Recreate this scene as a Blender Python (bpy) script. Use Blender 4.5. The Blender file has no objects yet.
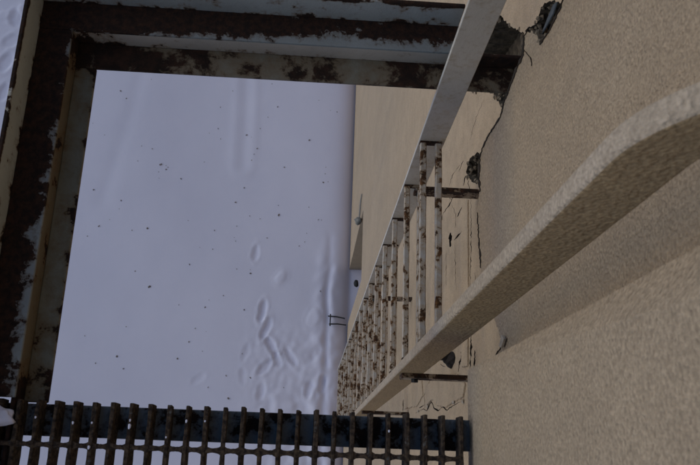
import bpy, bmesh, math, random
from mathutils import Vector, Matrix, noise

random.seed(7)
scene = bpy.context.scene
C = scene.collection
R = math.radians

# ------------------------------------------------------------------ camera model
H = 9.26                                    # camera height over the snow
ROW = ((0.99773, 0.03366, 0.05830), (0.04940, -0.95539, -0.29118), (0.04590, 0.29340, -0.95489))
F, CX, CY = 770.13, 350.0, 232.5            # focal length and centre for a 700 px wide frame


def gram(rows):
    a, b = Vector(rows[0]).normalized(), Vector(rows[1])
    b = (b - a * a.dot(b)).normalized()
    return a, b, a.cross(b)


MX, MY, MZ = gram(ROW)


def ray(p):
    u, v = (p[0] - CX) / F, (p[1] - CY) / F
    return MX * u + MY * v + MZ


def onX(p, X):
    d = ray(p)
    d = d * (X / d.x)
    return Vector((d.x, d.y, d.z + H))


def onZ(p, Z):                              # Z is absolute
    d = ray(p)
    d = d * ((Z - H) / d.z)
    return Vector((d.x, d.y, d.z + H))


cam = bpy.data.cameras.new('camera')
cam.sensor_width = 36
cam.lens = F / 700 * 36
cam.clip_start = 0.02
cam.clip_end = 2000
cam.dof.use_dof = True
cam.dof.focus_distance = 2.7
cam.dof.aperture_fstop = 18
co = bpy.data.objects.new('camera', cam)
C.objects.link(co)
m = Matrix((MX, -MY, -MZ)).transposed().to_4x4()
m.translation = (0, 0, H)
co.matrix_world = m
scene.camera = co

# ------------------------------------------------------------------ light
w = bpy.data.worlds.new('World')
scene.world = w
w.use_nodes = True
nt = w.node_tree
bg = nt.nodes['Background']
sky = nt.nodes.new('ShaderNodeTexSky')
sky.sky_type = 'NISHITA'
sky.sun_disc = False
SUN = Vector((-0.90, 0.08, 0.34)).normalized()
sky.sun_elevation = math.asin(SUN.z)
sky.sun_rotation = math.atan2(SUN.x, SUN.y)
sky.air_density = 1.0
sky.dust_density = 0.3
sky.ozone_density = 2.0
nt.links.new(sky.outputs[0], bg.inputs[0])
bg.inputs[1].default_value = 0.15
sl = bpy.data.lights.new('sun', 'SUN')
sl.energy = 1.12
sl.angle = R(70)
sl.color = (1.0, 0.92, 0.82)
so = bpy.data.objects.new('sun', sl)
C.objects.link(so)
so.rotation_euler = (-SUN).to_track_quat('-Z', 'Y').to_euler()
so.location = (-20, 12, 40)
vs = scene.view_settings
vs.view_transform = 'Standard'
vs.look = 'None'
vs.gamma = 1
vs.exposure = -0.44
vs.use_curve_mapping = False


# ------------------------------------------------------------------ materials
class NT:
    def __init__(self, name):
        self.m = bpy.data.materials.new(name)
        self.m.use_nodes = True
        self.t = self.m.node_tree
        self.b = self.t.nodes['Principled BSDF']
        self.co = self.t.nodes.new('ShaderNodeTexCoord').outputs['Object']

    def link(self, a, b):
        self.t.links.new(a, b)

    def val(self, sock, v):
        if hasattr(v, 'is_output'):
            self.link(v, sock)
        elif isinstance(v, tuple) and len(v) == 3 and sock.type == 'RGBA':
            sock.default_value = (*v, 1)
        else:
            sock.default_value = v

    def noise(self, scale, detail=4, rough=0.55, stretch=None, dist=0.0):
        n = self.t.nodes.new('ShaderNodeTexNoise')
        n.inputs['Scale'].default_value = scale
        n.inputs['Detail'].default_value = detail
        n.inputs['Roughness'].default_value = rough
        n.inputs['Distortion'].default_value = dist
        src = self.co
        if stretch:
            mp = self.t.nodes.new('ShaderNodeMapping')
            mp.inputs['Scale'].default_value = stretch
            self.link(src, mp.inputs[0])
            src = mp.outputs[0]
        self.link(src, n.inputs['Vector'])
        return n.outputs[0]

    def voronoi(self, scale):
        n = self.t.nodes.new('ShaderNodeTexVoronoi')
        n.inputs['Scale'].default_value = scale
        self.link(self.co, n.inputs['Vector'])
        return n.outputs['Distance']

    def ramp(self, fac, lo, hi, a=0.0, b=1.0):
        n = self.t.nodes.new('ShaderNodeMapRange')
        n.clamp = True
        self.val(n.inputs[0], fac)
        n.inputs[1].default_value = lo
        n.inputs[2].default_value = hi
        n.inputs[3].default_value = a
        n.inputs[4].default_value = b
        return n.outputs[0]

    def math(self, op, a, b):
        n = self.t.nodes.new('ShaderNodeMath')
        n.operation = op
        self.val(n.inputs[0], a)
        self.val(n.inputs[1], b)
        return n.outputs[0]

    def mix(self, fac, a, b):
        n = self.t.nodes.new('ShaderNodeMix')
        n.data_type = 'RGBA'
        self.val(n.inputs[0], fac)
        self.val(n.inputs[6], a)
        self.val(n.inputs[7], b)
        return n.outputs[2]

    def axis(self, i):
        n = self.t.nodes.new('ShaderNodeSeparateXYZ')
        self.link(self.co, n.inputs[0])
        return n.outputs[i]

    def bump(self, h, strength, dist, prev=None):
        n = self.t.nodes.new('ShaderNodeBump')
        n.inputs['Strength'].default_value = strength
        n.inputs['Distance'].default_value = dist
        self.link(h, n.inputs['Height'])
        if prev:
            self.link(prev, n.inputs['Normal'])
        return n.outputs[0]

    def done(self, col, rough, normal=None):
        self.val(self.b.inputs['Base Color'], col)
        self.val(self.b.inputs['Roughness'], rough)
        if normal:
            self.link(normal, self.b.inputs['Normal'])
        self.b.inputs['Specular IOR Level'].default_value = 0.3
        return self.m


def plaster(name, col, dark, grain=230, strength=0.7, streak=0.0, tan=None, mottle=0.62):
    n = NT(name)
    g = n.noise(grain, 3, 0.6)
    big = n.noise(1.7, 4, 0.6)
    mid = n.noise(14, 5, 0.65)
    c = n.mix(n.ramp(big, 0.3, 0.72), col, dark)
    c = n.mix(n.ramp(mid, 0.42, 0.75, 0, 0.45), c, tuple(x * 0.72 for x in col))
    c = n.mix(n.ramp(g, 0.34, 0.62, mottle, 0.0), c, tuple(x * 0.5 for x in dark))
    if streak:
        s = n.noise(9, 5, 0.7, (1, 0.12, 1.4))
        c = n.mix(n.ramp(s, 0.5, 0.75, 0, streak), c, tuple(x * 0.45 for x in dark))
    rs = n.noise(3.2, 6, 0.62, (1, 1, 0.22))
    c = n.mix(n.ramp(rs, 0.48, 0.72, 0, 0.42), c, (dark[0] * 0.62, dark[1] * 0.66, dark[2] * 0.74))
    c = n.mix(n.ramp(n.noise(85, 3, 0.6), 0.36, 0.6, 0.30, 0), c, tuple(x * 0.6 for x in dark))
    c = n.mix(n.ramp(n.noise(6.5, 5, 0.7), 0.56, 0.8, 0, 0.35), c, tuple(min(1, x * 1.15) for x in col))
    if tan:                                 # browner weathering high on the old wall
        z = n.math('ADD', n.axis(2), n.math('MULTIPLY', n.noise(2.5, 5, 0.65), 1.6))
        c = n.mix(n.ramp(z, H - 4.2, H - 0.9, 0, 0.9), c, n.mix(n.ramp(mid, 0.4, 0.7), tan, tuple(x * 0.78 for x in tan)))
    nb = n.bump(n.noise(4.5, 4, 0.55), 0.3, 0.05)
    nb = n.bump(n.noise(22, 4, 0.6), 0.4, 0.012, nb)
    vo = n.voronoi(grain * 0.85)
    c = n.mix(n.ramp(vo, 0.45, 0.8, 0, 0.28), c, tuple(x * 0.42 for x in dark))
    nb = n.bump(g, strength * 0.7, 0.005, nb)
    nb = n.bump(n.ramp(vo, 0.15, 0.8, 1, 0), strength * 0.42, 0.004, nb)
    return n.done(c, 0.93, nb)


def painted(name, paint, amount, scale=22, rust=(0.016, 0.009, 0.007), rust2=(0.05, 0.022, 0.012), halo=(0.16, 0.085, 0.035), grads=(), pr=0.5, sharp=0.03, stain=0.3):
    """chipped paint over rust; amount 0..1 rust cover; grads: (axis, lo, hi, add at lo, add at hi)"""
    n = NT(name)
    f = n.noise(scale, 8, 0.68, None, 0.25)
    fine = n.noise(scale * 6, 4, 0.7)
    f = n.math('ADD', f, n.math('MULTIPLY', n.math('SUBTRACT', fine, 0.5), 0.16))
    for ax, lo, hi, a, b in grads:
        f = n.math('ADD', f, n.ramp(n.axis(ax), lo, hi, a, b))
    t = 0.72 - 0.42 * amount
    mask = n.ramp(f, t - sharp * 0.35, t + sharp * 0.35)
    hal = n.ramp(f, t - sharp * 3.2, t, 0, 0.75)
    pv = n.noise(5, 4, 0.6)
    pc = n.mix(n.ramp(pv, 0.3, 0.75), paint, tuple(x * 0.74 for x in paint))
    pc = n.mix(n.ramp(n.noise(60, 5, 0.7), 0.52, 0.75, 0, stain), pc, (paint[0] * 0.55, paint[1] * 0.46, paint[2] * 0.36))
    pc = n.mix(hal, pc, halo)
    rc = n.mix(n.ramp(n.noise(scale * 3, 6, 0.7), 0.42, 0.68), rust, rust2)
    c = n.mix(mask, pc, rc)
    rough = n.ramp(mask, 0, 1, pr, 0.95)
    nb = n.bump(mask, 0.5, 0.0016)
    nb = n.bump(n.noise(scale * 9, 5, 0.75), 0.6, 0.0022, nb)
    return n.done(c, rough, nb)


M = {}
M['wall'] = plaster('old_plaster', (0.60, 0.465, 0.335), (0.52, 0.40, 0.28), 260, 0.8, 0.04, tan=(0.56, 0.41, 0.265))
M['cladding'] = plaster('stucco_cladding', (0.55, 0.42, 0.29), (0.48, 0.36, 0.242), 210, 1.0)
M['pilaster'] = plaster('rough_stucco', (0.55, 0.425, 0.30), (0.48, 0.365, 0.25), 190, 1.0)
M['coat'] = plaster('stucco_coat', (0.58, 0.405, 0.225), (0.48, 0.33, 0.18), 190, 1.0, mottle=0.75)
M['coat_lit'] = plaster('stucco_coat_lit', (0.62, 0.50, 0.385), (0.52, 0.41, 0.30), 190, 1.0, mottle=0.6)  # lighter copy of the coat: skylight on the rail's front strip, painted in


def snow_mat():
    n = NT('snow')
    c = n.mix(n.ramp(n.noise(0.8, 5, 0.6), 0.35, 0.7), (0.79, 0.775, 0.90), (0.74, 0.73, 0.86))
    c = n.mix(n.ramp(n.noise(60, 4, 0.7), 0.66, 0.78, 0, 0.22), c, (0.42, 0.38, 0.36))
    nb = n.bump(n.noise(2.2, 4, 0.55), 0.08, 0.05)
    nb = n.bump(n.noise(70, 5, 0.75), 0.22, 0.005, nb)
    return n.done(c, 0.7, nb)


M['snow'] = snow_mat()


def simple(name, col, rough=0.8, var=0.35, scale=40, bump=0.4):
    n = NT(name)
    f = n.noise(scale, 5, 0.65)
    c = n.mix(n.ramp(f, 0.3, 0.7), col, tuple(x * (1 - var) for x in col))
    return n.done(c, rough, n.bump(f, bump, 0.003))


M['crack'] = simple('crack_dirt', (0.05, 0.036, 0.025), 1.0, 0.6)
M['masonry'] = simple('exposed_masonry', (0.15, 0.115, 0.08), 1.0, 0.85, 45, 1.0)
M['flake'] = simple('plaster_flake', (0.50, 0.42, 0.33), 0.95, 0.4, 90, 0.8)
M['crumb'] = simple('plaster_crumbs', (0.30, 0.235, 0.165), 1.0, 0.75, 70, 0.8)
M['stub'] = simple('rusty_stub', (0.035, 0.025, 0.02), 0.9, 0.7)
M['door'] = simple('door_paint', (0.30, 0.23, 0.16), 0.6)
M['fixture'] = simple('weathered_metal', (0.26, 0.25, 0.23), 0.7)
M['iron'] = simple('dark_iron', (0.03, 0.03, 0.032), 0.7)
M['debris'] = simple('dry_plant_debris', (0.24, 0.205, 0.19), 0.9)
M['flash'] = simple('zinc_flashing', (0.11, 0.12, 0.13), 1.0, 0.6, 60)

BLUE = (0.27, 0.29, 0.29)
GREY = (0.27, 0.26, 0.235)
GREEN = (0.23, 0.235, 0.195)
FXI_ = -0.466
BACK0, LEFT0 = 0.83, -0.509                 # inner edges of the two top plates
M['plate_back'] = painted('rusty_plate', BLUE, 0.58, 26, grads=((1, BACK0 - 0.005, BACK0 + 0.032, -0.20, 0.16), (0, -0.2, 0.05, 0, -0.05), (0, -0.5, -0.12, 0.22, 0.0), (1, BACK0 + 0.04, BACK0 + 0.056, 0, -0.03)), halo=(0.10, 0.06, 0.035), sharp=0.03)
M['plate_left'] = painted('rusty_plate_side', BLUE, 0.62, 24, grads=((0, LEFT0 - 0.032, LEFT0 + 0.003, 0.15, -0.17), (1, 0.25, 0.75, -0.02, 0.14)), halo=(0.10, 0.06, 0.035), sharp=0.03)
M['kick'] = painted('kickplate_paint', (0.37, 0.38, 0.38), 0.16, 22, grads=((2, H - 1.342, H - 1.333, 0, 0.24), (2, H - 1.41, H - 1.385, 0.2, 0)))
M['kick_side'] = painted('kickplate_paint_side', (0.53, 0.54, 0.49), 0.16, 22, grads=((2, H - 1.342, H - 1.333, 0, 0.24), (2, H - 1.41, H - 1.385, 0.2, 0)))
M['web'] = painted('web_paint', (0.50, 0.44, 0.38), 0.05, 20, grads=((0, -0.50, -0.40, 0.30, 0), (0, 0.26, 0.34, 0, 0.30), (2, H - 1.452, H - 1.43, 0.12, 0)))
M['flange'] = painted('flange_paint', GREEN, 0.37, 13, rust=(0.016, 0.009, 0.006), rust2=(0.045, 0.02, 0.011), grads=((0, -0.27, -0.18, 0.085, -0.05), (0, -0.075, -0.045, 0, 0.10), (0, 0.03, 0.06, 0, -0.10), (0, 0.09, 0.13, 0, 0.09), (1, 0.72, 0.77, -0.06, 0.03)), halo=(0.13, 0.075, 0.03), sharp=0.10)
M['flange_side'] = painted('flange_paint_side', (0.21, 0.20, 0.15), 0.16, 16, rust=(0.016, 0.009, 0.006), rust2=(0.045, 0.02, 0.011), grads=((1, 0.1, 0.3, 0.10, 0), (1, 0.70, 0.77, 0, 0.16), (0, FXI_ - 0.012, FXI_, 0, 0.10)), halo=(0.13, 0.08, 0.03), sharp=0.06)
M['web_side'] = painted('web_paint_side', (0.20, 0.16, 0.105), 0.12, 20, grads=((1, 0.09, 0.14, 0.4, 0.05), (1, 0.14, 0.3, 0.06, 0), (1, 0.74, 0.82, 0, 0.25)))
M['support'] = painted('support_paint', (0.15, 0.17, 0.19), 0.46, 20, halo=(0.03, 0.02, 0.015), rust=(0.012, 0.008, 0.007), rust2=(0.03, 0.015, 0.01))
M['grate'] = painted('grating_rust', (0.12, 0.12, 0.115), 0.80, 40, rust=(0.02, 0.013, 0.010), rust2=(0.12, 0.08, 0.05), halo=(0.05, 0.03, 0.02))
M['rung'] = painted('rung_paint', (0.56, 0.51, 0.45), 0.43, 30, rust=(0.04, 0.02, 0.012), rust2=(0.20, 0.092, 0.035), halo=(0.42, 0.28, 0.15), grads=((2, H - 6.2, H - 1.9, 0.015, -0.01),), sharp=0.05)
M['stringer'] = painted('stringer_paint', (0.58, 0.51, 0.43), 0.09, 13, halo=(0.36, 0.25, 0.14), stain=0.7, sharp=0.05, grads=((0, 0.238, 0.246, 0.07, 0.0),))
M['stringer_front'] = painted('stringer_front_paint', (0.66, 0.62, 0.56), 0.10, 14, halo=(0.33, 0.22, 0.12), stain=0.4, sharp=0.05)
M['bracket'] = painted('bracket_paint', (0.34, 0.27, 0.19), 0.58, 22, rust=(0.02, 0.012, 0.008), rust2=(0.07, 0.03, 0.015), grads=((2, H - 2.03, H - 2.0, 0, 0.0),))


# ------------------------------------------------------------------ mesh helpers
def tag(o, label=None, cat=None, group=None, kind=None):
    if label:
        o['label'] = label
    if cat:
        o['category'] = cat
    if group:
        o['group'] = group
    if kind:
        o['kind'] = kind
    return o


def empty(name, loc, label, cat, group=None):
    o = bpy.data.objects.new(name, None)
    C.objects.link(o)
    o.location = loc
    o.empty_display_size = 0.1
    return tag(o, label, cat, group)


def link(name, bm, mat, parent=None, bevel=0.0, seg=2, smooth=False, sub=0):
    me = bpy.data.meshes.new(name)
    bmesh.ops.recalc_face_normals(bm, faces=bm.faces)
    bm.to_mesh(me)
    bm.free()
    for x in (mat if isinstance(mat, (list, tuple)) else [mat]):
        me.materials.append(x)
    o = bpy.data.objects.new(name, me)
    C.objects.link(o)
    if parent:
        o.parent = parent
        o.matrix_parent_inverse = Matrix.Translation(-Vector(parent.location)) if parent.parent is None else Matrix.Identity(4)
    if bevel:
        b = o.modifiers.new('bevel', 'BEVEL')
        b.width = bevel
        b.segments = seg
        b.limit_method = 'ANGLE'
        b.angle_limit = R(40)
    if smooth:
        for p in me.polygons:
            p.use_smooth = True
    return o


def box(bm, lo, hi):
    vs_ = [bm.verts.new((x, y, z)) for x in (lo[0], hi[0]) for y in (lo[1], hi[1]) for z in (lo[2], hi[2])]
    for f in ((0, 1, 3, 2), (4, 6, 7, 5), (0, 4, 5, 1), (2, 3, 7, 6), (0, 2, 6, 4), (1, 5, 7, 3)):
        bm.faces.new([vs_[i] for i in f])
    return vs_


def prism(bm, pts, vec):
    """extrude a closed planar outline by vec"""
    a = [bm.verts.new(p) for p in pts]
    b = [bm.verts.new(Vector(p) + Vector(vec)) for p in pts]
    n = len(pts)
    bm.faces.new(a)
    bm.faces.new(b[::-1])
    for i in range(n):
        bm.faces.new((a[i], a[(i + 1) % n], b[(i + 1) % n], b[i]))


def tube(bm, pts, r, n=8):
    prev = None
    for i, p in enumerate(pts):
        d = (Vector(pts[min(i + 1, len(pts) - 1)]) - Vector(pts[max(i - 1, 0)])).normalized()
        u = d.orthogonal().normalized()
        v = d.cross(u)
        ring = [bm.verts.new(Vector(p) + (u * math.cos(2 * math.pi * k / n) + v * math.sin(2 * math.pi * k / n)) * r) for k in range(n)]
        if prev:
            for k in range(n):
                bm.faces.new((prev[k], prev[(k + 1) % n], ring[(k + 1) % n], ring[k]))
        else:
            bm.faces.new(ring[::-1])
        prev = ring
    bm.faces.new(prev)


def jag(pts, step=0.012, amp=0.004, closed=True):
    """roughen an outline lying in a plane of constant X"""
    out = []
    n = len(pts)
    for i in range(n if closed else n - 1):
        a, b = Vector(pts[i]), Vector(pts[(i + 1) % n])
        L = (b - a).length
        k = max(1, min(40, int(L / step))) if L < 0.6 else 1
        d = (b - a).normalized()
        q = Vector((0, -d.z, d.y))
        for j in range(k):
            off = random.uniform(-amp, amp) if 0 < j else 0
            out.append(a + (b - a) * (j / k) + q * off)
    if not closed:
        out.append(Vector(pts[-1]))
    return out


def lump(bm, c, r, sx=1, sy=1, sz=1, seed=0, sub=2):
    g = bmesh.ops.create_icosphere(bm, subdivisions=sub, radius=1)
    for v in g['verts']:
        k = 1 + 0.55 * noise.noise(v.co * 1.6 + Vector((seed * 3.1, seed, 0)))
        v.co = Vector((v.co.x * sx, v.co.y * sy, v.co.z * sz)) * (r * k) + Vector(c)


# ------------------------------------------------------------------ setting: snow
WX = 0.46                                   # face of the old lower wall
CXF = 0.372                                 # face of the upper stucco cladding
PXF = 0.300                                 # face of the pilaster

prints = []                                 # (centre, length, width, angle, depth)
for px, L, W, A, D in [((262.5, 311), .30, .11, 82, .040), ((266, 329), .30, .11, 72, .040), ((272, 347), .32, .11, 118, .045), ((277, 359), .22, .10, 112, .03),
                       ((264.6, 367), .30, .11, 48, .028), ((290.6, 357), .30, .10, 125, .030), ((246, 352), .26, .10, 75, .010), ((255.5, 253), .24, .10, 85, .020),
                       ((281, 277), .20, .15, 60, -.02), ((314, 318), .28, .2, 70, -.018), ((309, 390), .24, .11, 80, .028), ((261, 391), .24, .11, 80, .02),
                       ((198, 379), .22, .11, 40, .008), ((322, 384), .24, .1, 85, .028), ((243, 376), .22, .10, 100, .010), ((316, 352), .24, .11, 70, .012),
                       ((12, 40), .3, .2, 40, .022), ((6, 62), .35, .2, 70, .03), ((16, 18), .3, .2, 100, .02), ((4, 92), .3, .16, 80, .025), ((22, 8), .2, .15, 60, -.02), ((5, 15), .3, .2, 20, -.02)]:
    c = onZ(px, 0)
    prints.append((c.x, c.y, L * 0.9, W * 0.85, R(A), D * 0.6))
trackA = [onZ(p, 0) for p in ((247, 66), (246, 110), (243, 165))]
trackB = [onZ(p, 0) for p in ((141, 76), (126, 130), (103, 200))]


def seg_d(x, y, pts):
    best = 9
    for a, b in zip(pts, pts[1:]):
        dx, dy = b.x - a.x, b.y - a.y
        t = max(0, min(1, ((x - a.x) * dx + (y - a.y) * dy) / (dx * dx + dy * dy)))
        best = min(best, math.hypot(x - a.x - t * dx, y - a.y - t * dy))
    return best


def snow_h(x, y):
    z = 0.02 * noise.noise(Vector((x * 0.6, y * 0.6, 1))) + 0.003 * noise.noise(Vector((x * 2.5, y * 2.5, 5)))
    if x < -6 or x > 1.2 or y < -2 or y > 9:
        return z
    for cx_, cy_, L, W, A, D in prints:
        dx, dy = x - cx_, y - cy_
        if abs(dx) > 0.5 or abs(dy) > 0.5:
            continue
        u = dx * math.cos(A) + dy * math.sin(A)
        v = -dx * math.sin(A) + dy * math.cos(A)
        u += 0.016 * noise.noise(Vector((x * 9, y * 9, 2)))
        v += 0.016 * noise.noise(Vector((x * 9, y * 9, 8)))
        r = math.hypot(u / (L / 2), v / (W / 2))
        if r < 1:
            z -= D * (1 - r ** 6)
        elif r < 1.6:
            z += abs(D) * 0.42 * math.sin((r - 1) / 0.6 * math.pi) * (0.6 + 0.8 * noise.noise(Vector((x * 12, y * 12, 3))))
    z -= 0.004 * math.exp(-(seg_d(x, y, trackA) / 0.06) ** 2) - 0.004 * math.exp(-((seg_d(x, y, trackA) - 0.13) / 0.06) ** 2)
    z -= 0.005 * math.exp(-(seg_d(x, y, trackB) / 0.10) ** 2)
    # drip line under the eaves and the hollow beside the wall
    if y < 3.0:
        k = min(1, max(0, (2.9 - y) / 0.7))
        d = x - (0.20 + 0.03 * noise.noise(Vector((3, y * 2.2, 0))))
        rough_ = 0.55 + 0.9 * noise.noise(Vector((x * 7, y * 7, 4)))
        z -= k * 0.030 * math.exp(-(d / 0.035) ** 2) * max(0.0, rough_)
        z += k * 0.018 * math.exp(-((d + 0.09) / 0.06) ** 2) * rough_
        z += k * 0.018 * math.exp(-((d - 0.09) / 0.06) ** 2) * rough_
    if y < 1.75 and x > -0.9:
        k = min(1, (1.75 - y) / 0.4) * min(1, (x + 0.9) / 0.5)
        z += k * (0.010 * noise.noise(Vector((x * 5, y * 4, 9))) + 0.012 * noise.noise(Vector((x * 13, y * 11, 7))))
    z -= 0.13 * math.exp(-max(0.0, WX - x) / 0.09)
    return z


def graded(a, b, step, far):
    xs = [a + i * step for i in range(int((b - a) / step) + 1)]
    s, x = step, xs[-1]
    while x < far:
        s *= 1.35
        x += s
        xs.append(x)
    s, x, pre = step, xs[0], []
    while x > -far:
        s *= 1.35
        x -= s
        pre.append(x)
    return pre[::-1] + xs


bm = bmesh.new()
gx, gy = graded(-5.6, 0.75, 0.022, 500), graded(-0.2, 7.4, 0.022, 500)
grid = [[bm.verts.new((x, y, snow_h(x, y))) for y in gy] for x in gx]
for i in range(len(gx) - 1):
    for j in range(len(gy) - 1):
        bm.faces.new((grid[i][j], grid[i + 1][j], grid[i + 1][j + 1], grid[i][j + 1]))
tag(link('snow_ground', bm, M['snow'], smooth=True), kind='structure')

# ------------------------------------------------------------------ building wall
bw = empty('building_wall', (0.6, 1.0, 0), 'tall beige stuccoed building wall with cracked broken plaster behind the ladder', 'building wall')

DY0, DY1, DZ = 1.70, 2.40, H - 7.04
HOLE1 = [(498, 14), (505, 21), (512, 27), (524, 33), (530, 60), (516, 85), (507, 108), (500, 106), (495, 95), (484, 91), (468, 90), (464, 60), (480, 30)]
HOLE2 = [(541, 7), (548, 2), (562, 2), (560, 12), (542, 46), (534, 38), (525, 31), (537, 23)]
HOLE3 = [(470, 158), (477, 152), (482, 156), (482, 176), (477, 184), (470, 180), (466, 172), (468, 164)]


def wall_with_recesses(cracks):
    """front sheet triangulated round its openings, each opening with sides and a back"""
    from mathutils.geometry import delaunay_2d_cdt
    outer = [(-9, -0.6), (16, -0.6), (16, H + 3), (-9, H + 3)]
    door = [(DY0, -0.5), (DY1, -0.5), (DY1, DZ), (DY0, DZ)]
    holes = [(door, 0.26, 0)] + [([(p.y, p.z) for p in jag([onX(p, WX) for p in h], 0.012, 0.004)], dp, 1) for h, dp in ((HOLE1, 0.12), (HOLE2, 0.09), (HOLE3, 0.05))] + [(c, 0.010, 2) for c in cracks]
    vv, ee = [], []
    for poly in [outer] + [h[0] for h in holes]:
        n0 = len(vv)
        ee += [(n0 + i, n0 + (i + 1) % len(poly)) for i in range(len(poly))]
        vv += [Vector(p) for p in poly]
    ov, oe, of, _, _, _ = delaunay_2d_cdt(vv, ee, [], 0, 1e-6)
    boxes = [(min(p[0] for p in h[0]), max(p[0] for p in h[0]), min(p[1] for p in h[0]), max(p[1] for p in h[0])) for h in holes]

    def inside(x, y, poly):
        w_ = False
        for (ax, ay), (bx_, by) in zip(poly, poly[1:] + poly[:1]):
            if (ay > y) != (by > y) and x < (bx_ - ax) * (y - ay) / (by - ay) + ax:
                w_ = not w_
        return w_

    bm = bmesh.new()
    front = [bm.verts.new((WX, v.x, v.y)) for v in ov]
    for f in of:
        cx_ = sum(ov[i].x for i in f) / len(f)
        cy_ = sum(ov[i].y for i in f) / len(f)
        hit = None
        for h, q in zip(holes, boxes):
            if q[0] < cx_ < q[1] and q[2] < cy_ < q[3] and inside(cx_, cy_, h[0]) and (hit is None or h[1] > hit[1]):
                hit = h
        if hit is None:
            bm.faces.new([front[i] for i in f])
        else:
            q = bm.faces.new([bm.verts.new((WX + hit[1], ov[i].x, ov[i].y)) for i in f])
            q.material_index = hit[2]
    for poly, dp, mi in holes:
        n = len(poly)
        for i in range(n):
            a, b = poly[i], poly[(i + 1) % n]
            q = bm.faces.new([bm.verts.new(p) for p in ((WX, *a), (WX, *b), (WX + dp, *b), (WX + dp, *a))])
            q.material_index = mi
    for (a, b) in zip(outer, outer[1:] + outer[:1]):
        bm.faces.new([bm.verts.new(p) for p in ((WX, *a), (WX, *b), (WX + 0.5, *b), (WX + 0.5, *a))])
    bm.faces.new([bm.verts.new((WX + 0.5, *a)) for a in outer])
    return link('wall', bm, [M['wall'], M['masonry'], M['crack']], bw)



# rubble inside the broken holes
for poly, dep, k in ((HOLE1, 0.075, 16), (HOLE2, 0.06, 7), (HOLE3, 0.035, 5)):
    bm = bmesh.new()
    cx_ = sum(p[0] for p in poly) / len(poly)
    cy_ = sum(p[1] for p in poly) / len(poly)
    for i in range(k):
        a, t = random.choice(poly), random.uniform(0.0, 0.85)
        p = onX((cx_ + (a[0] - cx_) * t, cy_ + (a[1] - cy_) * t), WX)
        lump(bm, (WX + dep, p.y, p.z), random.uniform(0.012, 0.034), 0.8, 1.5, 1, i)
    link('exposed_masonry', bm, M['masonry'], bw)

# door at the foot of the wall
bm = bmesh.new()
box(bm, (WX + 0.20, DY0 + 0.002, -0.3), (WX + 0.25, DY1 - 0.002, DZ - 0.002))
d = link('door', bm, M['door'], bw, 0.006)
bm = bmesh.new()
tube(bm, [(WX + 0.20, DY0 + 0.1, 1.05), (WX + 0.15, DY0 + 0.1, 1.05), (WX + 0.15, DY0 + 0.2, 1.05)], 0.01)
link('handle', bm, M['iron'], d)

# upper cladding with its ragged lower edge
EDGE = [(563, -4), (560, 7), (547, 33), (539, 45), (536, 34), (527, 30), (523, 36), (522, 55), (515, 70), (508, 90), (503, 103), (500, 116), (493, 127), (487, 137), (482, 147), (479, 158),
        (478, 175), (479, 192), (477, 212), (478, 238), (480, 268), (487, 300), (497, 328), (502, 344), (494, 357), (476, 368), (469, 372)]
e = jag([onX(p, CXF) for p in EDGE], 0.007, 0.0035, closed=False)
z_end = e[-1].z
pts = [Vector((CXF, 15.9, H + 2.9)), Vector((CXF, 15.9, e[0].z + 0.05))] + [Vector((CXF, 2.2, e[0].z + 0.06)), Vector((CXF, 1.2, e[0].z + 0.03))] + e + [Vector((CXF, -8.9, z_end)), Vector((CXF, -8.9, H + 2.9))]
bm = bmesh.new()
prism(bm, pts, (WX - CXF - 0.003, 0, 0))
bm.normal_update()
for f in bm.faces:
    if abs(f.normal.x) < 0.5 and f.calc_area() < 0.02:
        f.material_index = 1                # broken edge
link('cladding', bm, [M['cladding'], M['masonry']], bw, 0.003)

bm = bmesh.new()
for i in range(2, 17):
    a, b = onX(EDGE[i], CXF), onX(EDGE[i + 1], CXF)
    for j in range(9):
        p = a + (b - a) * random.random()
        r = random.uniform(0.0018, 0.0055)
        lump(bm, (CXF + random.uniform(0.002, 0.06), p.y + random.uniform(-.004, .005), p.z + random.uniform(-.006, .004)), r, 1, 1.2, 1, i * 9 + j, 1)
link('crumbled_edge', bm, M['crumb'], bw)
bm = bmesh.new()
for poly in (HOLE1, HOLE2, HOLE3):
    for i in range(len(poly)):
        a, b = onX(poly[i], WX), onX(poly[(i + 1) % len(poly)], WX)
        for j in range(6):
            p = a + (b - a) * random.random()
            lump(bm, (WX + random.uniform(-0.001, 0.03), p.y + random.uniform(-.005, .005), p.z + random.uniform(-.005, .005)), random.uniform(0.002, 0.008), 1, 1.2, 1, i * 7 + j, 1)
link('crumbled_edge', bm, M['crumb'], bw)

# pilaster / floor band in front of the cladding on the right
b0, b1 = onX((467.5, 370), PXF), onX((700, 295), PXF)
k = (b1.y - b0.y) / (b1.z - b0.z)
zt = H + 2.8
f_top = max(b0.y + k * (zt - b0.z), -0.4)
q0, q1 = onX((470, 370), CXF), onX((700, 245), CXF)
kq = (q1.y - q0.y) / (q1.z - q0.z)
xb = CXF + 0.02
bm = bmesh.new()
A = [(PXF, b0.y, b0.z), (xb, q0.y, q0.z), (xb, q0.y + kq * (zt - q0.z), zt), (PXF, f_top, zt)]
B = [(PXF, -8.8, b0.z), (xb, -8.8, q0.z), (xb, -8.8, zt), (PXF, -8.8, zt)]
va = [bm.verts.new(p) for p in A]
vb = [bm.verts.new(p) for p in B]
bm.faces.new(va)
bm.faces.new(vb[::-1])
for i in range(4):
    bm.faces.new((va[i], va[(i + 1) % 4], vb[(i + 1) % 4], vb[i]))
link('pilaster', bm, M['pilaster'], bw, 0.007, 3)


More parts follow.
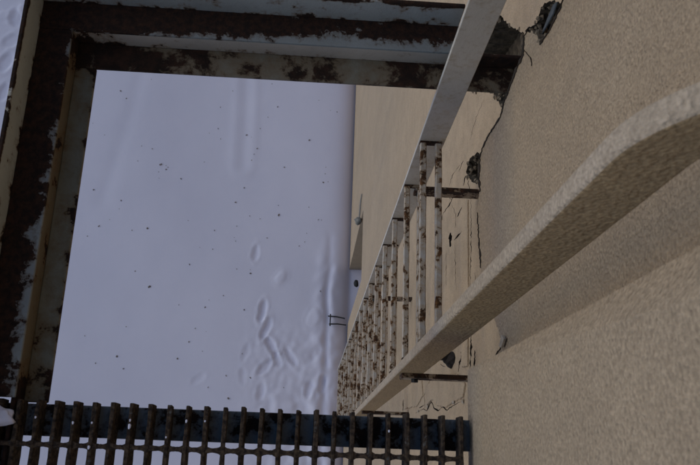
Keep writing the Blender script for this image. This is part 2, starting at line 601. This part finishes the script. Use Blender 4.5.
def crack_sides(pxs, X, wpx, amp=0.45):
    pts = []
    for a, b in zip(pxs, pxs[1:]):
        n = max(2, int(math.hypot(b[0] - a[0], b[1] - a[1]) / 1.6))
        for j in range(n):
            t = j / n
            pts.append((a[0] + (b[0] - a[0]) * t + random.uniform(-amp, amp), a[1] + (b[1] - a[1]) * t + random.uniform(-amp, amp)))
    pts.append(pxs[-1])
    left, right = [], []
    ph = random.uniform(0, 50)
    for i, p in enumerate(pts):
        q = pts[min(i + 2, len(pts) - 1)]
        o = pts[max(i - 2, 0)]
        dx, dy = q[0] - o[0], q[1] - o[1]
        L = math.hypot(dx, dy) or 1
        t = i / (len(pts) - 1)
        wd = wpx * (0.10 + 0.9 * math.sin(math.pi * min(0.985, max(0.015, t))) ** 0.6) * (0.62 + 0.9 * noise.noise(Vector((i * 0.31 + ph, 0, 0)))) / 2
        wd = max(wd, 0.06)
        left.append(onX((p[0] - dy / L * wd, p[1] + dx / L * wd), X))
        right.append(onX((p[0] + dy / L * wd, p[1] - dx / L * wd), X))
    return left, right


CRACKS = [([(456, 189), (450, 204), (443, 214), (441, 224)], 1.0), ([(464, 233), (464, 262), (463, 300)], 1.3), ([(471, 198), (471, 240), (470, 300)], 0.9),
          ([(450.5, 233), (450, 247)], 5), ([(454, 240), (462, 231)], 1.9), ([(457, 217), (462, 207)], 1.3), ([(466, 175), (463, 186)], 1.6), ([(468, 180), (470, 196)], 1.2),
          ([(463, 341), (461, 356), (458, 372)], 2.0), ([(471, 335), (471, 352), (470, 369)], 2.2), ([(475, 350), (474, 370)], 2.2), ([(440, 364), (446, 367)], 1),
          ([(404, 398), (403, 411)], 1.8), ([(416, 413), (423, 409), (427, 411), (431, 401), (434, 408), (438, 411), (443, 407), (447, 410), (454, 405), (462, 401)], 1.7), ([(431, 404), (433, 394)], 1.4),
          ([(426, 404), (419, 408)], 1.0), ([(458, 300), (458, 325)], 0.7), ([(408, 384), (403, 404)], 0.7), ([(482, 300), (481, 330)], 0.8), ([(447, 196), (452, 200)], .7),
          ([(430, 380), (424, 396), (425, 408)], 0.6), ([(455, 384), (450, 396)], 0.6), ([(446, 250), (446, 285)], 0.5), ([(455, 245), (456, 290)], 0.5), ([(475, 272), (476, 320)], 0.7),
          ([(460, 165), (452, 176), (449, 186)], 0.6), ([(463, 160), (459, 172)], 0.8), ([(484, 100), (476, 118), (470, 140)], 0.45), ([(452, 205), (456, 216), (455, 228)], .5)]
crack_polys = []
for pxs, wd in CRACKS:
    lf, rt = crack_sides(pxs, WX, wd)
    crack_polys.append([(p.y, p.z) for p in lf + rt[::-1]])
lw = wall_with_recesses(crack_polys)


def crack(pxs, X, wpx):
    """dirt packed in the broken lip of the cladding"""
    left, right = crack_sides(pxs, X - 0.002, wpx)
    bm = bmesh.new()
    fl = [bm.verts.new(v) for v in left]
    fr = [bm.verts.new(v) for v in right]
    bl = [bm.verts.new(v + Vector((0.005, 0, 0))) for v in left]
    br = [bm.verts.new(v + Vector((0.005, 0, 0))) for v in right]
    for i in range(len(left) - 1):
        bm.faces.new((fl[i], fl[i + 1], fr[i + 1], fr[i]))
        bm.faces.new((fl[i], bl[i], bl[i + 1], fl[i + 1]))
        bm.faces.new((fr[i], fr[i + 1], br[i + 1], br[i]))
    return link('crack', bm, M['crack'], bw)


for i0, i1, dx, wd in ((5, 11, .3, 2.2), (10, 16, .2, 1.4), (15, 18, .4, 2.0), (18, 20, 0, .6), (19, 21, .2, 1.5), (23, 26, .2, 1.0), (0, 4, .3, 1.2)):
    crack([(q[0] + dx, q[1]) for q in EDGE[i0:i1]], CXF, wd)
for pxs, wd in [([(497, 32), (504, 31)], .8), ([(523, 50), (530, 58), (531, 66)], .4)]:
    crack(pxs, CXF, wd)
for pxs in [[(416, 409), (422, 413)], [(435, 403), (441, 402)], [(427, 405), (430, 408)], [(452, 402), (457, 402)], [(463, 399), (465, 404)]]:
    bm = bmesh.new()
    p = onX(((pxs[0][0] + pxs[1][0]) / 2, (pxs[0][1] + pxs[1][1]) / 2), WX)
    lump(bm, (WX - 0.004, p.y, p.z), 0.007, 0.55, 0.9, 1.5, pxs[0][0], 1)
    link('plaster_flake', bm, M['flake'], bw)
# remnants of an older plaster skin still clinging to the wall
for pxs, th in (([(465.2, 204), (469.5, 200), (470, 300), (465, 298)], 0.005),
                ([(427, 386), (441, 376), (459, 374), (467, 384), (465, 397), (455, 402), (448, 407), (439, 406), (434, 399), (428, 405)], 0.006),
                ([(405, 386), (423, 381), (424, 396), (418, 406), (405, 409)], 0.005),
                ([(464, 326), (469.5, 322), (469.5, 366), (463, 367)], 0.005)):
    bm = bmesh.new()
    prism(bm, jag([onX(p, WX + 0.002) for p in pxs], 0.008, 0.003), (-0.002 - th, 0, 0))
    link('plaster_patch', bm, M['wall'], bw, 0.0018, 2)
# curled flashing in the upper hole, flake on the broken cladding edge
bm = bmesh.new()
fp = [onX(p, CXF + dx) for p, dx in (((558, 2), 0.016), ((554, 14), 0.016), ((541, 38), 0.016), ((543, 32), 0.03), ((549, 17), 0.04), ((554, 5), 0.035))]
v = [bm.verts.new(p) for p in fp]
bm.faces.new((v[0], v[1], v[4], v[5]))
bm.faces.new((v[1], v[2], v[3], v[4]))
o = link('curled_flashing', bm, M['flash'], bw)
sm = o.modifiers.new('thick', 'SOLIDIFY')
sm.thickness = 0.002
bm = bmesh.new()
pts = [onX(p, CXF - 0.004) for p in ((503.5, 335), (506, 339), (503, 348), (501, 346))]
prism(bm, pts, (-0.004, 0, 0))
link('plaster_flake', bm, M['flake'], bw)
# pipe stub with a square cap on the old wall
bm = bmesh.new()
p = onX((452, 360), WX)
lump(bm, (WX - 0.004, p.y, p.z), 0.03, 0.7, 0.8, 1.5, 21, 2)
tube(bm, [(WX - 0.055, p.y + 0.01, p.z + 0.012), (WX, p.y + 0.01, p.z + 0.012)], 0.014)
link('pipe_stub', bm, M['stub'], bw)

# ------------------------------------------------------------------ ladder
lad = empty('ladder', (0.27, 0.52, H - 6.33), 'painted steel fixed ladder with twin bar rungs bolted to the wall', 'ladder')
FX, BX = 0.241, 0.303


def stringer(y0, y1, bx, mat, bev, name='stringer'):
    zb, zc = H - 6.33, H - 0.585
    xc, xe = FX + 0.185, CXF + 0.004         # bend centre, face of the wall
    n = 18

    def edge(x0):
        r = xc - x0
        tm = math.acos((xc - xe) / r)
        return [(x0, zb + (zc - zb) * i / 60) for i in range(60)] + [(xc - r * math.cos(tm * i / n), zc + r * math.sin(tm * i / n)) for i in range(n + 1)]
    outer, inner = edge(FX), edge(bx)
    bm = bmesh.new()
    rows = []
    for (xo, zo), (xi, zi) in zip(outer, inner):
        rows.append([bm.verts.new((xo, y0, zo)), bm.verts.new((xo, y1, zo)), bm.verts.new((xi, y1, zi)), bm.verts.new((xi, y0, zi))])
    for a, b in zip(rows, rows[1:]):
        for q in range(4):
            f = bm.faces.new((a[q], a[(q + 1) % 4], b[(q + 1) % 4], b[q]))
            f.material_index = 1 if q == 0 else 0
    bm.faces.new(rows[0][::-1])
    bm.faces.new(rows[-1])
    return link(name, bm, mat, lad, bev, 3)


YL0, YL1 = 0.761, 0.770
YR0, YR1 = 0.251, 0.277
stringer(YL0, YL1, BX, [M['stringer'], M['stringer_front']], 0.0015)
o = stringer(YR0, YR1, 0.312, [M['coat'], M['coat_lit']], 0.005)
o['label'] = 'stringer crusted with beige stucco'


def rung_mesh():
    bm = bmesh.new()
    for x0, x1 in ((0.2435, 0.2585), (0.2805, 0.2955)):
        ys = [YR1 + (YL0 - YR1) * i / 24 for i in range(25)]
        rows = []
        for y in ys:
            jx, jz = random.uniform(-.0005, .0005), random.uniform(-.0005, .0005)
            rows.append([bm.verts.new((x + jx, y, z + jz)) for x, z in ((x0, -0.008), (x1, -0.008), (x1, 0.008), (x0, 0.008))])
        for a, b in zip(rows, rows[1:]):
            for q in range(4):
                bm.faces.new((a[q], a[(q + 1) % 4], b[(q + 1) % 4], b[q]))
        bm.faces.new(rows[0][::-1])
        bm.faces.new(rows[-1])
    return bm


for i in range(16):
    z = H - 1.704 - 0.3 * i
    bm = rung_mesh()
    bmesh.ops.translate(bm, verts=bm.verts, vec=(0, random.uniform(-.0004, .0004), z))
    r_ = link('rung', bm, M['rung'], lad, 0.002, 1)
    for ya, yb in ((YL0 - 0.005, YL0 + 0.0005), (YR1 - 0.0005, YR1 + 0.005)):
        bm = bmesh.new()
        box(bm, (0.2425, ya, z - 0.010), (0.2970, yb, z + 0.0095))
        link('weld_plate', bm, M['bracket'], r_, 0.002)
for z in (-2.0, -3.43, -4.86, -6.1):
    for ya, yb in ((YL0 - 0.012, YL0 - 0.0005), (YR0 - 0.012, YR0 + 0.0005)):
        bm = bmesh.new()
        zz = H + z - (0.07 if ya < 0.5 else 0)
        box(bm, (0.252 if ya < 0.5 else 0.275, ya, zz - 0.055), (WX + 0.03, yb, zz))
        br = link('standoff_bracket', bm, M['bracket'], lad, 0.002)
        bm = bmesh.new()
        s = -1
        for xx in (0.29,):
            tube(bm, [(xx, ya + 0.001, zz - 0.028), (xx, ya - 0.009, zz - 0.028)], 0.010, 6)
        link('bolt', bm, M['iron'], br)

# ------------------------------------------------------------------ hatch frame of the platform
ZT, ZF = H - 1.40, H - 1.45
FXI, FYI = -0.466, 0.7725                   # inner edges of the bottom flange
BKY = onZ((230, 12), ZT).y                  # where the back kickplate stands
BKY = max(BACK0 + 0.05, min(BKY, BACK0 + 0.075))
LKX = -0.575
XE = 0.50
XP = 0.29                                    # the top plate and kickplate stop behind the ladder
hf = empty('hatch_frame', (0, 0.8, ZF), 'rusty blue grey steel frame around the ladder hatch of the platform', 'steel frame')


def slab(lo, hi, nx, ny, bm=None):
    """a box with a subdivided, very slightly wavy top"""
    bm = bm or bmesh.new()
    box(bm, lo, hi)
    return bm


def beam_back():
    bm = bmesh.new()
    box(bm, (LEFT0 - 0.03, BACK0, ZF - 0.008), (XE, BACK0 + 0.008, ZT - 0.008))       # web
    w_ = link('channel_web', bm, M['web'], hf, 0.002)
    bm = bmesh.new()
    box(bm, (FXI - 0.043, FYI, ZF - 0.008), (XE, BACK0, ZF))
    link('bottom_flange', bm, M['flange'], hf, 0.002)
    bm = bmesh.new()
    box(bm, (LKX, BACK0 - 0.001, ZT - 0.008), (XP, BKY, ZT))
    link('top_plate', bm, M['plate_back'], hf, 0.002)
    bm = bmesh.new()
    box(bm, (LKX - 0.008, BKY, ZT - 0.09), (XP - 0.01, BKY + 0.008, ZT + 0.07))
    link('kickplate', bm, M['kick'], hf, 0.002)


def beam_left():
    bm = bmesh.new()
    box(bm, (LEFT0 - 0.008, -1.2, ZF - 0.008), (LEFT0, BACK0 - 0.0004, ZT - 0.008))
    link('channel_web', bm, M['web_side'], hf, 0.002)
    bm = bmesh.new()
    box(bm, (LEFT0, 0.096, ZF - 0.008), (FXI, FYI - 0.0005, ZF))
    link('bottom_flange', bm, M['flange_side'], hf, 0.002)
    bm = bmesh.new()
    box(bm, (LKX, 0.1, ZT - 0.008), (LEFT0 + 0.001, BACK0 - 0.0012, ZT))
    link('top_plate', bm, M['plate_left'], hf, 0.002)
    bm = bmesh.new()
    box(bm, (LKX - 0.008, -1.2, ZT - 0.09), (LKX, BKY - 0.0005, ZT + 0.07))
    link('kickplate', bm, M['kick_side'], hf, 0.002)


beam_back()
beam_left()
for y0, y1 in ((0.0375, 0.093), (-0.62, -0.57), (-1.2, -1.15)):
    bm = bmesh.new()
    x0, x1 = LEFT0 + 0.0005, PXF + 0.004
    box(bm, (x0, y0, H - 1.443), (x1, y1, H - 1.4355))
    box(bm, (x0, y1 - 0.008, H - 1.53), (x1, y1, H - 1.4435))
    link('support_beam', bm, M['support'], hf, 0.002)
# the small ledge that carries the grating beside the kickplate
bm = bmesh.new()
box(bm, (LKX + 0.0005, -1.2, H - 1.443), (LEFT0 - 0.0085, 0.0925, H - 1.4355))
link('ledge_plate', bm, M['support'], hf)

# ------------------------------------------------------------------ grating
gt = empty('steel_grating', (-0.14, -0.5, H - 1.435), 'rusty welded steel bar grating of the platform floor in front of the hatch', 'grating')
x0 = onZ((57, 403), ZT).x
x_l = onZ((461.5, 423), ZT).x
step = (x_l - x0) / 22
xs = [x0 + i * step for i in range(-3, 23)]
for i, x in enumerate(xs):
    if x < LKX + 0.006:
        continue
    bm = bmesh.new()
    rows = []
    n = 40
    tilt = random.uniform(-.0015, .0015)
    for j in range(n + 1):
        y = -1.19 + (0.098 + random.uniform(-.0012, .0012) * (j == n) + 1.19) * j / n
        t0, t1 = 0.0042 + random.uniform(-.0008, .0008), 0.0036 + random.uniform(-.0009, .0009)
        dz = random.uniform(-.0014, .0010)
        rows.append([bm.verts.new(p) for p in ((x - t0 - tilt, y, H - 1.435), (x + t0 - tilt, y, H - 1.435), (x + t1 + tilt, y, ZT + dz), (x - t1 + tilt, y, ZT + dz))])
    for a, b in zip(rows, rows[1:]):
        for q in range(4):
            bm.faces.new((a[q], a[(q + 1) % 4], b[(q + 1) % 4], b[q]))
    bm.faces.new(rows[0][::-1])
    bm.faces.new(rows[-1])
    link('bearing_bar', bm, M['grate'], gt, 0.001, 1)
y = onZ((100, 446.3), ZT - 0.006).y
while y > -1.18:
    bm = bmesh.new()
    # a twisted cross bar that thickens into a weld fillet at each bearing bar
    xx, end = LKX + 0.004, xs[-1] + 0.004
    pts, rr = [], []
    X = xx
    rows = []
    while X <= end:
        dmin = min(abs(X - b) for b in xs)
        wd = 0.0040 + 0.0050 * math.exp(-(dmin / 0.0065) ** 2) + random.uniform(-.0004, .0004)
        hh = 0.004
        rows.append([bm.verts.new(p) for p in ((X, y - wd, ZT - 0.011), (X, y + wd, ZT - 0.011), (X, y + wd * 0.8, ZT - 0.0012), (X, y - wd * 0.8, ZT - 0.0012))])
        X += 0.0028
    for a, b in zip(rows, rows[1:]):
        for q in range(4):
            bm.faces.new((a[q], a[(q + 1) % 4], b[(q + 1) % 4], b[q]))
    bm.faces.new(rows[0][::-1])
    bm.faces.new(rows[-1])
    link('cross_bar', bm, M['grate'], gt, smooth=False)
    y -= 0.1
# bits of snow caught on the grating, and the lump in its corner
bm = bmesh.new()
p = onZ((2, 417), ZT)
lump(bm, (p.x - 0.008, p.y, ZT + 0.001), 0.021, 1.25, 0.9, 0.4, 3, 3)
tag(link('snow_clump', bm, M['snow'], smooth=True), 'small clump of snow lying on the left corner of the grating', 'snow')
spots = [(33, 417), (70.5, 422.5), (88.5, 422.5), (126, 420), (126, 426), (185, 421), (203, 421), (163, 437), (84, 447), (390, 431)]
first = None
for i, px in enumerate(spots):
    p = onZ(px, ZT)
    bx_ = min(xs, key=lambda q: abs(q - p.x))
    if first is None:
        bm = bmesh.new()
        lump(bm, (0, 0, 0), 0.0021, 1, 1.2, 0.8, 5, 2)
        first = link('snow_crumb', bm, M['snow'], smooth=True)
        o = first
    else:
        o = first.copy()
        C.objects.link(o)
    o.location = (bx_, p.y, ZT + 0.0015)
    o.scale = (1,) * 3
    s = random.uniform(0.7, 1.3)
    o.scale = (s, s * random.uniform(0.8, 1.5), s * 0.8)
    tag(o, 'tiny white crumb of snow stuck on a grating bar', 'snow', 'snow crumbs on the grating')

# ------------------------------------------------------------------ things at the foot of the wall
p = onX((361, 221), WX)
wf = empty('wall_fixture', (WX, p.y, p.z), 'small grey wall fixture with two thin rods at the corner of the doorway', 'wall fixture')
bm = bmesh.new()
lump(bm, (WX - 0.03, p.y, p.z), 0.034, 1, 1.1, 0.8, 2, 2)
tube(bm, [(WX - 0.045, p.y, p.z), (WX, p.y, p.z + 0.03)], 0.02)
link('housing', bm, M['fixture'], wf, smooth=True)
for dz in (-0.03, 0.06):
    bm = bmesh.new()
    tube(bm, [(WX - 0.02, p.y + 0.01, p.z + dz), (WX - 0.012, p.y + 0.2, p.z + dz * 1.3), (WX - 0.004, p.y + 0.26, p.z + dz * 1.3)], 0.006)
    link('rod', bm, M['fixture'], wf)

bs = onZ((329, 319), 0)
sc_ = empty('boot_scraper', (bs.x, bs.y, 0), 'dark iron boot scraper half buried in snow beside the doorway', 'boot scraper')
bx0 = bs.x
for (a, b), nm in (((onZ((328, 316), 0.0), onZ((345, 318.5), 0.02)), 'scraper_bar'), ((onZ((329, 324), 0.02), onZ((346, 325), 0.0)), 'scraper_bar'), ((onZ((330.5, 314), 0.06), onZ((330, 326), 0.05)), 'side_bar')):
    bm = bmesh.new()
    tube(bm, [a, (a + b) / 2 + Vector((0, 0.006, 0.004)), b], 0.008)
    link(nm, bm, M['iron'], sc_)
    bm = None
bm = bmesh.new()
p = onZ((356.5, 283), 0.03)
lump(bm, (p.x, p.y, -0.01), 0.030, 1, 1.6, 0.6, 8, 2)
tag(link('stone', bm, M['iron'], smooth=True), 'dark stone lying on snow at the doorway threshold', 'stone')

# scattered debris on the snow
D1 = [(345, 158, 1), (190, 255, 1.2), (205, 268, .7), (210, 262, .6), (185, 275, .7), (168, 213, .8), (422, 175, 1), (450, 212, .8), (590, 190, 1.1), (505, 100, .8), (245, 293, .9), (415, 317, .9), (392, 356, .9), (508, 390, 1.2),
      (430, 393, .7), (615, 403, .9), (628, 303, 1), (523, 262, .8), (435, 243, .8), (335, 432, .8), (155, 427, 1.4), (24, 421, 1.2), (84, 352, 1), (10, 323, 1), (83, 58, 1), (40, 176, .6), (665, 113, .7), (458, 158, .6), (635, 262, .5), (490, 38, .6)]
D2 = [(268, 93, 1), (160, 153, 1.4), (432, 117, 1.2), (395, 105, .7), (310, 208, .9), (415, 215, .9), (283, 265, .7), (266, 301, 1.1), (235, 346, .9), (90, 373, .9), (72, 340, 1.3), (97, 260, .7), (432, 398, .8), (372, 453, 1.1), (620, 165, .8), (578, 32, .7), (563, 43, .7)]
pix = [(90 + x / 2.692, 70 + y / 2.692, s) for x, y, s in D1] + [(90 + x / 2.692, 230 + y / 2.692, s) for x, y, s in D2]
for i in range(48):
    pix.append((random.uniform(80, 340), random.uniform(76, 398), random.uniform(0.42, 0.66)))
protos = []
for i in range(3):
    bm = bmesh.new()
    lump(bm, (0, 0, 0), 0.016, (1.3, .8, 1)[i], (.8, 1.2, 1)[i], 0.4, i + 11, 2)
    me = bpy.data.meshes.new('plant_debris')
    bm.to_mesh(me)
    bm.free()
    me.materials.append(M['debris'])
    protos.append(me)
for i, (x, y, s) in enumerate(pix):
    p = onZ((x, y), 0)
    o = bpy.data.objects.new('plant_debris', protos[i % 3])
    C.objects.link(o)
    o.location = (p.x, p.y, snow_h(p.x, p.y) + 0.003)
    o.rotation_euler = (random.uniform(-.3, .3), random.uniform(-.3, .3), random.uniform(0, 6.28))
    s *= random.uniform(0.42, 0.74)
    o.scale = (s, s * random.uniform(0.7, 1.3), s)
    tag(o, 'tiny dark speck of plant debris lying on the snow', 'plant debris', 'plant debris scattered on the snow')
